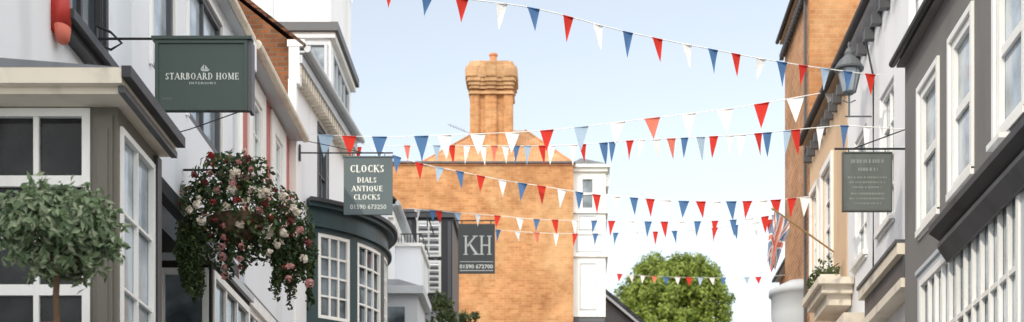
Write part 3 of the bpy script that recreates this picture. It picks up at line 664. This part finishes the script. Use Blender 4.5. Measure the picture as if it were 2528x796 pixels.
E=thing('hanging_sign','black hanging sign with large serif initials and phone number','sign',(T(1176),Y,TZ(615)))
mb=MB(); mb.box(T(1131),T(1222),Y-.02,Y+.02,TZ(676),TZ(554),M['signblack']); make(mb,'board',E)
yy=Y-.0225
mb=MB(); lm=M['letterdim']
def q(pts): mb.face([(T(a),yy,TZ(b)) for a,b in pts],lm)
def rect(a,b,c,d): q([(a,b),(c,b),(c,d),(a,d)])
for x in (1148,1187,1206): rect(x,585,x+4.5,628)
for x in (1144,1183.5,1202.5):
    rect(x,583,x+11.5,585); rect(x,628,x+11.5,630)
rect(1191.6,605,1205.9,608)
q([(1153,606),(1171,585),(1175,585),(1155,611)]); q([(1157,604),(1161,601),(1180,628),(1173,628)]); rect(1167,583,1180,585); rect(1168,628,1183,630)
rect(1135,648,1218,646.5); rect(1135,668,1218,670)
make(mb,'lettering',E)
text('01590 672700',T(1135),T(1217),yy,TZ(659),10*Y/F,E,bold=.02)
mb=MB(); bracket(mb,-2.95,T(1225),Y,TZ(545),0)
for p in (1140,1212): mb.tube([(T(p),Y,TZ(545)),(T(p),Y,TZ(554))],.01,M['iron'],5)
mb.tube([(-2.9,Y,TZ(545)),(-2.9,33.5,TZ(545))],.014,M['iron'],6)
make(mb,'bracket',E)
Y=16.9; T=lambda px: (px-CX)/F*Y
TZ=lambda py:(CY-py)/F*Y
E=thing('hanging_sign','weathered grey hanging sign with faded lettering','sign',(T(2140),Y,TZ(450)))
mb=MB(); mb.box(T(2082),T(2199),Y-.02,Y+.02,TZ(520),TZ(380),M['signolive'])
for a,b,c,d in ((2079,380,2202,377),(2079,523,2202,520),(2079,520,2082,380),(2199,520,2202,380)): mb.box(T(a),T(c),Y-.03,Y+.03,min(TZ(b),TZ(d)),max(TZ(b),TZ(d)),M['signframe'])
make(mb,'board',E)
# faded, illegible lines of writing
yy=Y-.0225; mb=MB(); ln=random.Random(3)
for y,h,a,b in ((400,9,2100,2180),(420,8,2118,2166),(440,4,2092,2188),(452,4,2096,2184),(464,4,2104,2176),(480,5,2100,2182),(492,4,2096,2186),(504,4,2106,2176)):
    x=a
    while x<b:
        w=ln.uniform(3,7); mb.face([(T(x),yy,TZ(y+h/2)),(T(min(b,x+w)),yy,TZ(y+h/2)),(T(min(b,x+w)),yy,TZ(y-h/2)),(T(x),yy,TZ(y-h/2))],M['lettersoft']); x+=w+ln.choice((1.5,1.5,1.5,4))
make(mb,'lettering',E)
mb=MB(); bracket(mb,3.75,T(2060),Y,TZ(368),0); mb.tube([(3.74,Y,TZ(318)),(T(2110),Y,TZ(366))],.007,M['iron'],6)
for p in (2095,2185): mb.tube([(T(p),Y,TZ(368)),(T(p),Y,TZ(378))],.006,M['iron'],5)
make(mb,'bracket',E)
Y=19.0; T=lambda px: (px-CX)/F*Y
TZ=lambda py:(CY-py)/F*Y
E=thing('street_lamp','traditional weathered wall lantern on a slim bracket','street lamp',(3.7,Y,TZ(290)))
cx=T(2096)
mb=MB(); mb.lathe([(.05,TZ(234)),(.08,TZ(230)),(.085,TZ(227))],(cx,Y,0),M['lampmetal'],6); mb.lathe([(.18,TZ(174)),(.185,TZ(170)),(.12,TZ(150)),(.055,TZ(138)),(.06,TZ(132)),(.035,TZ(122)),(.015,TZ(118)),(.02,TZ(110)),(.005,TZ(104))],(cx,Y,0),M['lampmetal'],16)
for k in range(6):
    a=math.pi/3*k; mb.tube([(cx+.08*math.cos(a),Y+.08*math.sin(a),TZ(229)),(cx+.145*math.cos(a),Y+.145*math.sin(a),TZ(174))],.007,M['lampmetal'],5)
make(mb,'lantern_frame',E)
mb=MB(); mb.lathe([(.075,TZ(228)),(.138,TZ(175))],(cx,Y,0),M['glassl'],6); make(mb,'lantern_glass',E)
mb=MB(); pts=[(cx,Y,TZ(234)),(cx,Y,TZ(272)),(cx,Y,TZ(290))]; mb.tube(pts,.014,M['lampmetal'],8); mb.tube([(cx-.05,Y,TZ(288)),(3.76,Y,TZ(288))],.01,M['lampmetal'],6)
mb.tube([(cx-.08,Y,TZ(248)),(cx,Y,TZ(255)),(cx+.08,Y,TZ(248))],.008,M['lampmetal'],6)
make(mb,'bracket',E)

# ---------------------------------------------------------------- flag on pole
a=pt(2052,622,21.6); a.x=3.74; b=pt(1908,516,20.6)
E=thing('union_flag','faded union flag hanging from an angled wooden pole','flag',a)
mb=MB(); mb.tube([a,b],.013,M['wood'],10); mb.lathe([(.0,-.03),(.025,0),(0,.03)],tuple(b),M['wood'],10); make(mb,'pole',E)
mb=MB(); NU,NV=34,60; d=(a-b); d.normalize()
def fp_(u,v):
    w=.34*(1-.6*v**.7); top=b+d*(.03+.34*u)
    k_=min(1,v*3)
    x=top.x*(1-k_)+(b.x-.03+w*u)*k_
    y=top.y-.03+math.sin(u*16+v*3)*.035*min(1,v*4)
    return (x-.05*v,y,top.z-.03-.70*v+.05*math.sin(u*9)*v)
for m in ('ur','uw','ub'): mb.mi(M[m])
mb.v=[fp_(i/NU,j/NV) for j in range(NV+1) for i in range(NU+1)]
for j in range(NV):
    for i in range(NU):
        x=60*(j+.5)/NV; y=30*(i+.5)/NU
        if abs(y-15)<3 or abs(x-30)<3: k=0
        elif abs(y-15)<5 or abs(x-30)<5: k=1
        else:
            d1=abs(y-x/2)/1.118; d2=abs(y-(30-x/2))/1.118; dd=min(d1,d2)
            k=0 if dd<1 else (1 if dd<3 else 2)
        A_=j*(NU+1)+i; mb.f.append((A_,A_+1,A_+NU+2,A_+NU+1)); mb.m.append(k)
make(mb,'flag_cloth',E,smooth=True)

# ---------------------------------------------------------------- plants
c=pt(142,575,9.4)
E=thing('topiary_tree','clipped bay tree ball on a slim stem in a pot','plant',(c.x,c.y,1.7))
mb=MB(); mb.lathe([(.13,0),(.17,.2),(.18,.25),(.15,.25)],(c.x,c.y,1.702),M['terra'],20); make(mb,'pot',E)
mb=MB(); mb.tube([(c.x,c.y,1.9),(c.x-.01,c.y,2.15),(c.x+.01,c.y,2.5)],.02,M['bark'],8)
for k in range(14):
    d=rnd().normalized(); mb.tube([(c.x,c.y,2.3),(c.x+d.x*.26,c.y+d.y*.26,c.z+d.z*.22)],.009,M['bark'],5,.003)
make(mb,'trunk',E)
mb=MB()
for k in range(90):
    d=rnd().normalized(); s=U(.82,1.18); cc=c+Vector((d.x*.3*s,d.y*.3*s,d.z*.235*s)); r=U(.045,.09)
    for i in range(30):
        d=rnd(); leaf(mb,cc+d*r,.068,M['baytree'],.46,d.normalized()*.6+(cc-c).normalized()*.8+Vector((0,-.2,.3)))
for i in range(90):
    d=rnd().normalized(); p=c+Vector((d.x*.34,d.y*.34,d.z*.27))
    for j in range(5): leaf(mb,p+d*.018*j+rnd()*.02,.066,M['baytree'],.45)
for i in range(800):
    d=rnd(); leaf(mb,c+Vector((d.x*.27,d.y*.27,d.z*.21)),.07,M['baytree'],.45)
make(mb,'crown',E)
Yb=16.4; k=Yb/F
E=thing('flower_basket','overflowing hanging basket of white red and pink flowers with trailing foliage','hanging basket',pt(600,560,Yb))
mb=MB(); bl=pt(590,560,Yb); mb.lathe([(.05,-.2),(.2,-.1),(.26,.02),(.28,.1)],tuple(bl),M['bark'],20); make(mb,'basket',E)
mb=MB(); p=pt(560,420,Yb); mb.tube([(-4.09,Yb,p.z),(p.x,Yb,p.z),(p.x+.05,Yb,p.z-.1)],.013,M['iron'],8)
for dx in (-.25,.25): mb.tube([(p.x,Yb,p.z),(bl.x+dx,Yb,bl.z+.1)],.006,M['iron'],5)
make(mb,'bracket',E)
blobs=[(550,450,72,62),(610,440,62,52),(600,525,120,85),(510,520,66,70),(680,555,80,80),(495,590,50,66),(640,595,80,52),(718,640,44,66),(560,402,45,25),(610,405,35,20),(470,480,30,30),(735,540,30,40),(530,395,22,18)]
mb=MB()
for (x,y,rx,ry) in blobs:
    cc=pt(x,y,Yb); n=int(rx*ry*.09)
    for i in range(n):
        d=rnd(); d=d.normalized()*(d.length**.35)*U(.85,1.22)
        q_=cc+Vector((d.x*rx*k,d.y*.32*min(1,rx/80),d.z*ry*k)); leaf(mb,q_,.074,M['basket'],.55,d)
for i in range(95):
    x=random.choice([U(440,500),U(440,490),U(665,768),U(690,770),U(530,610)]); y0=U(540,640); y1=U(650,760) if (x<505 or x>650) else U(610,690)
    if x<470: y1=U(640,715)
    yo=U(-.22,.22)
    n=int((y1-y0)/4.5)
    for j in range(n):
        q_=pt(x+math.sin(j*.25+i)*5,y0+(y1-y0)*j/n,Yb); q_.y+=yo
        for _ in range(3): leaf(mb,q_+rnd()*.028,.055,M['basket'],.5)
make(mb,'foliage',E)
mb=MB()
def flower(c,r,mat,n=14):
    for i in range(n):
        d=rnd().normalized(); 
        if d.y>0.3: d.y*=-1
        leaf(mb,c+d*r*.6,r*.95,mat,.85,d,.1)
spots=[(490,488,'w'),(498,545,'w'),(592,556,'w'),(660,573,'w'),(688,602,'w'),(622,470,'w'),(702,488,'w'),(652,478,'w'),(668,625,'w'),(488,505,'w'),(700,575,'w'),(610,500,'w'),(730,520,'w'),(560,515,'w'),(470,520,'w'),(575,470,'w'),
 (526,500,'r'),(586,495,'r'),(522,385,'r'),(600,440,'p'),(620,420,'p'),(560,400,'d'),(670,540,'r'),(700,510,'d'),(545,430,'d'),(590,400,'p'),(575,455,'p'),(640,520,'p'),(655,505,'d'),(720,545,'d'),(740,570,'p'),(505,450,'d'),(480,430,'d'),(535,470,'p'),(612,392,'d'),
 (550,560,'p'),(552,585,'p'),(548,610,'p'),(550,635,'p'),(595,610,'p'),(592,640,'p'),(594,660,'d'),(716,660,'p'),(712,690,'p'),(760,600,'d'),(580,430,'w'),(530,545,'d'),(640,560,'d'),(555,660,'p'),(765,700,'p'),(750,640,'w'),(520,430,'p'),(680,470,'d'),(555,682,'p')]
for x,y,c_ in spots:
    q_=pt(x,y,Yb); q_.y-=U(.22,.34); s=1.15 if c_ in 'w' else .85
    q_.x*= (q_.y/Yb); q_.z*=(q_.y/Yb)
    flower(q_,.062*s*U(.7,1.2),M['pet'+c_])
for i in range(60):
    b_=random.choice(blobs); q_=pt(b_[0]+U(-1,1)*b_[2]*.9,b_[1]+U(-1,1)*b_[3]*.9,Yb); q_.y-=U(.15,.3)
    flower(q_,U(.02,.038),M[random.choice(['petd','petr','petp','petw','petp'])],6)
make(mb,'blossom',E)
def smalltree(name,label,base,c,rx,rz,n,size,mat,cat='tree'):
    E=thing(name,label,cat,base); mb=MB(); mb.tube([base,(base[0]+.1,base[1],(base[2]+c[2])/2),c],.09,M['bark'],8,.03)
    for i in range(10):
        d=rnd().normalized(); mb.tube([(c[0],c[1],c[2]-rz*.6),(c[0]+d.x*rx*.8,c[1]+d.y*rx*.8,c[2]+d.z*rz*.8)],.03,M['bark'],5,.01)
    make(mb,'trunk',E); mb=MB()
    for i in range(40):
        d=rnd().normalized(); cc=Vector(c)+Vector((d.x*rx*.75,d.y*rx*.75,d.z*rz*.75)); r=U(.2,.34)*rx
        for j in range(n//40): e=rnd(); leaf(mb,cc+e*r,size,mat,.55,e)
    make(mb,'crown',E)
smalltree('street_tree','small leafy tree beside the timber house',(-2.7,36.0-3.5,gh(32.5)),(-2.85,32.5,7.0),.6,.55,1600,.1,M['shrub'])
smalltree('street_tree','small leafy tree in front of the brick wall',(-2.25,37.5,gh(37.5)),(-2.35,37.5,7.6),.5,.75,1600,.12,M['shrub'])
E=thing('planter','stone coloured planter with leafy plants on a canopy','plant',(3.45,20.8,4.85))
mb=MB(); mb.box(3.34,3.6,20.3,21.3,4.852,4.93,M['cream']); make(mb,'trough',E)
mb=MB()
for i in range(500):
    leaf(mb,Vector((U(3.3,3.62),U(20.25,21.35),4.94+abs(random.gauss(0,.08)))),.07,M['shrub'],.5)
make(mb,'foliage',E)
Yt=82.; kt=Yt/F; c=pt(1662,805,Yt)
E=thing('large_tree','large rounded sunlit green tree beyond the street','tree',(c.x,Yt,gh(Yt)))
mb=MB(); mb.tube([(c.x,Yt,gh(Yt)-.2),(c.x+.1,Yt,gh(Yt)+3),(c.x,Yt,c.z-1)],.45,M['bark'],12,.22)
for i in range(26):
    d=rnd().normalized(); d.z=abs(d.z); mb.tube([(c.x,Yt,c.z-2.5),(c.x+d.x*1.3,Yt+d.y*1.3,c.z-1+d.z),(c.x+d.x*2.6,Yt+d.y*2.6,c.z+d.z*2.8)],.13,M['bark'],6,.03)
make(mb,'trunk',E)
mb=MB(); rx=156*kt; rz=184*kt
for i in range(620):
    d=rnd().normalized(); 
    if d.z<-.45: d.z*=-1
    s=U(.74,.97)*(1+.04*math.sin(d.x*7+d.z*5)); cc=c+Vector((d.x*rx*s,d.y*rx*s,d.z*rz*s)); r=U(.22,.42)
    for j in range(34):
        e=rnd(); leaf(mb,cc+Vector((e.x*r,e.y*r,e.z*r*1.2)),.2,M['treeleaf'],.65,e+d*.7)
for i in range(5000):
    e=rnd(); leaf(mb,c+Vector((e.x*rx*.82,e.y*rx*.82,e.z*rz*.82)),.36,M['treeleaf'],.7)
make(mb,'crown',E)

# ---------------------------------------------------------------- bunting
def interp(cps,px):
    cps=sorted(cps)
    for i in range(len(cps)-1):
        a,b=cps[i],cps[i+1]
        if a[0]<=px<=b[0]:
            t=(px-a[0])/(b[0]-a[0]); 
            m0=(cps[i+1][1]-cps[i-1][1])/(cps[i+1][0]-cps[i-1][0]) if i>0 else (b[1]-a[1])/(b[0]-a[0])
            m1=(cps[i+2][1]-cps[i][1])/(cps[i+2][0]-cps[i][0]) if i+2<len(cps) else (b[1]-a[1])/(b[0]-a[0])
            h=b[0]-a[0]
            y=(2*t**3-3*t*t+1)*a[1]+(t**3-2*t*t+t)*h*m0+(-2*t**3+3*t*t)*b[1]+(t**3-t*t)*h*m1
            return pt(px,y,a[2]+(b[2]-a[2])*t)
    return pt(px,cps[-1][1],cps[-1][2])
def bunting(cps,flags,fh,fw,label,cr=.006):
    x0,x1=min(c[0] for c in cps),max(c[0] for c in cps)
    Ya=[c for c in cps if c[2] is not None]
    cc=[]
    for c in cps:
        if c[2] is None:
            l=[k for k in Ya if k[0]<c[0]][-1]; r=[k for k in Ya if k[0]>c[0]][0]
            cc.append((c[0],c[1],l[2]+(r[2]-l[2])*(c[0]-l[0])/(r[0]-l[0])))
        else: cc.append(c)
    N=70; P=[interp(cc,x0+(x1-x0)*i/N) for i in range(N+1)]
    E=thing('bunting_string',label,'bunting',tuple(P[0]),group='bunting strings across the street')
    mb=MB(); mb.tube(P,cr,M['rope'],5); make(mb,'cord',E)
    for px,col in flags:
        a=interp(cc,px-2); b=interp(cc,px+2); t=(b-a).normalized(); o=interp(cc,px)
        W=fw*U(.88,1.12); H=fh*U(.9,1.1); tw=U(-.4,.4); sw=U(-.04,.04)
        mb=MB(); m=M[{'r':'fr','w':'fw','b':'fb','l':'fl','o':'fo'}[col]]
        n=6; vs=[];fs=[]
        for j in range(n+1):
            v=j/n; hw=W/2*(1-v)
            ang=tw*v
            for s in (-1,-.33,.33,1):
                off=s*hw; dx=Vector((t.x*math.cos(ang)-t.y*math.sin(ang),t.x*math.sin(ang)+t.y*math.cos(ang),t.z*(1-v)))
                q_=o+dx*off+Vector((sw*v,math.sin(v*3+s*1.2)*.012,-H*v)); vs.append(q_)
        for j in range(n):
            for s in range(3): fs.append((j*4+s,j*4+s+1,j*4+s+5,j*4+s+4))
        mb.mesh(vs,fs,m)
        mb.tube([o-t*W*.5+Vector((0,-.004,-.004)),o+t*W*.5+Vector((0,-.004,-.004))],cr*1.4,m,4)
        make(mb,'flag',E,smooth=True)
    return E
bunting([(190,-330,12.9),(620,-130,None),(1050,-18,None),(1317,21,None),(1550,80,None),(1760,123,None),(1930,154,None),(2090,177,None),(2184,188,18.1)],
 [(560,'w'),(660,'b'),(760,'r'),(860,'w'),(960,'r'),(1055,'b'),(1140,'r'),(1238,'w'),(1317,'b'),(1403,'r'),(1475,'w'),(1550,'b'),(1623,'r'),(1695,'w'),(1760,'b'),(1817,'r'),(1878,'w'),(1930,'b'),(1983,'r'),(2037,'l'),(2093,'b'),(2148,'r')],.255,.14,'high string of red white and blue triangular pennants')
bunting([(768,332,23.9),(870,337,None),(980,338,None),(1097,334,None),(1350,322,None),(1610,292,None),(1790,270,None),(1880,256,None),(2060,224,21.5),(2080,219,21.2)],
 [(805,'l'),(862,'r'),(937,'b'),(1040,'b'),(1097,'w'),(1180,'w'),(1265,'w'),(1350,'r'),(1435,'l'),(1525,'w'),(1610,'o'),(1700,'w'),(1790,'w'),(1880,'r'),(1964,'w'),(2054,'w')],.34,.24,'string of large mostly white triangular pennants')
bunting([(835,366,27.9),(1000,360,None),(1153,360,None),(1300,361,None),(1438,357,None),(1555,348,None),(1690,341,None),(1800,335,None),(1892,328,None),(2025,315,None),(2085,311,None),(2236,320,17.0)],
 [(885,'r'),(1005,'o'),(1040,'b'),(1078,'l'),(1115,'r'),(1153,'w'),(1192,'w'),(1220,'o'),(1248,'w'),(1275,'b'),(1302,'l'),(1338,'r'),(1362,'w'),(1415,'w'),(1438,'r'),(1490,'b'),(1512,'b'),(1555,'r'),(1583,'w'),(1620,'w'),(1657,'o'),(1690,'b'),(1730,'l'),(1762,'r'),(1802,'w'),(1830,'w'),(1872,'r'),(1894,'b'),(1944,'l'),(1964,'r'),(2025,'w'),(2085,'b'),(2140,'w')],.3,.19,'string of faded red white and blue triangular pennants')
bunting([(845,338,26.5),(862,343,None),(937,372,None),(1035,403,None),(1135,424,None),(1240,445,None),(1337,460,None),(1473,481,None),(1565,489,None),(1688,497,None),(1805,498,None),(1915,494,None),(1997,486,23.6)],
 [(935,'w'),(980,'b'),(1035,'r'),(1085,'l'),(1135,'b'),(1187,'r'),(1240,'w'),(1290,'b'),(1337,'r'),(1387,'w'),(1430,'b'),(1473,'r'),(1520,'w'),(1565,'b'),(1605,'r'),(1645,'w'),(1688,'b'),(1730,'r'),(1768,'w'),(1805,'b'),(1845,'r'),(1882,'w'),(1915,'r'),(1955,'r'),(1988,'w')],.29,.16,'sagging string of red white and blue triangular pennants')
bunting([(1005,515,33.6),(1130,526,None),(1228,533,None),(1325,542,None),(1510,546,None),(1640,548,None),(1765,546,None),(1850,540,None),(1936,528,26.6)],
 [(1030,'w'),(1068,'b'),(1083,'r'),(1130,'l'),(1180,'w'),(1228,'r'),(1283,'w'),(1325,'b'),(1370,'r'),(1418,'w'),(1467,'b'),(1510,'r'),(1557,'w'),(1600,'b'),(1640,'r'),(1680,'w'),(1722,'b'),(1765,'r'),(1810,'b'),(1850,'w'),(1888,'r'),(1914,'b')],.28,.19,'string of red white and blue triangular pennants before brick wall')
bunting([(1141,560,35),(1277,572,None),(1373,577,None),(1470,577,None),(1568,574,None),(1715,568,None),(1850,552,None),(1937,536,26.7)],
 [(1183,'r'),(1230,'b'),(1277,'w'),(1325,'o'),(1373,'w'),(1420,'r'),(1470,'b'),(1520,'b'),(1568,'w'),(1618,'r'),(1665,'b'),(1715,'w'),(1765,'r'),(1815,'b'),(1865,'w'),(1900,'r')],.26,.2,'low string of red white and blue triangular pennants')
bunting([(1522,676,55.0),(1600,682,None),(1720,686,None),(1850,685,None),(1950,679,51)],
 [(1530+i*28.5,'rwwobwrlwbwlrw'[i]) for i in range(14)],.27,.24,'distant string of small triangular pennants')

# ---------------------------------------------------------------- light, sky, camera
AZ=26; EL=30   # sun behind the camera, to the left
w=bpy.data.worlds.new('World'); scene.world=w; w.use_nodes=True; nt=w.node_tree
bg=nt.nodes['Background']; sky=nt.nodes.new('ShaderNodeTexSky'); sky.sky_type='NISHITA'; sky.sun_disc=False
sky.sun_elevation=math.radians(EL); sky.sun_rotation=math.radians(180+AZ)
sky.air_density=1.0; sky.dust_density=1.2; sky.ozone_density=1.2
hs=nt.nodes.new('ShaderNodeHueSaturation'); hs.inputs['Hue'].default_value=.49; hs.inputs['Saturation'].default_value=.42; hs.inputs['Value'].default_value=1.56
nt.links.new(sky.outputs[0],hs.inputs['Color'])
# unseen sky overhead and behind brightened with noise, added to fill-light the facades
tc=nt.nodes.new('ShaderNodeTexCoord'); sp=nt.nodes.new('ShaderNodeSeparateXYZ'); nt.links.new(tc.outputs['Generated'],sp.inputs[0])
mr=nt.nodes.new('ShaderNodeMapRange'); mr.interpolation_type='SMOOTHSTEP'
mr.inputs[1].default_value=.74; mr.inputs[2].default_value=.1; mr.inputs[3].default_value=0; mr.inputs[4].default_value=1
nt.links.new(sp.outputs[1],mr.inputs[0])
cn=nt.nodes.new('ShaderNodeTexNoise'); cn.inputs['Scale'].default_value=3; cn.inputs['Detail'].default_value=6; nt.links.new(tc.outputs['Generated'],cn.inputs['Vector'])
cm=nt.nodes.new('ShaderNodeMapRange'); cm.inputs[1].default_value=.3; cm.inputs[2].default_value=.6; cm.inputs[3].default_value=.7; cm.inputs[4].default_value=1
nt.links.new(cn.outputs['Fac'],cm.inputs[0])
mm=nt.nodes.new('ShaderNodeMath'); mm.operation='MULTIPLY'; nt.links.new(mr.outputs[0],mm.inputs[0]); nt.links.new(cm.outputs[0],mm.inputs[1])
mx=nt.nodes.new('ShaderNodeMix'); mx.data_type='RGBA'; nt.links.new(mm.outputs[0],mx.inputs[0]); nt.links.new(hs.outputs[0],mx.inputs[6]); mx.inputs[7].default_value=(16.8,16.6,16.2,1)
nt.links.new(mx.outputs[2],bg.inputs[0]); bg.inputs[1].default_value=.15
sd=bpy.data.lights.new('sun','SUN'); sd.energy=2.1; sd.angle=math.radians(.5); sd.color=(1,.9,.74)
so=bpy.data.objects.new('sun',sd); bpy.context.collection.objects.link(so)
dirv=Vector((math.sin(math.radians(AZ))*math.cos(math.radians(EL)),math.cos(math.radians(AZ))*math.cos(math.radians(EL)),-math.sin(math.radians(EL))))
so.rotation_euler=dirv.to_track_quat('-Z','Y').to_euler(); so.location=(0,0,30)
cam=bpy.data.cameras.new('camera'); co=bpy.data.objects.new('camera',cam); bpy.context.collection.objects.link(co)
co.location=(0,0,ZC); co.rotation_euler=(math.radians(90),0,0)
cam.sensor_width=36; cam.lens=F/2528*36; cam.shift_x=(1264-CX)/2528; cam.shift_y=(CY-398)/2528; cam.clip_end=2000; cam.clip_start=.1
cam.dof.use_dof=True; cam.dof.focus_distance=15.0; cam.dof.aperture_fstop=2.6
scene.camera=co
scene.view_settings.view_transform='Standard'; scene.view_settings.look='None'; scene.view_settings.exposure=0
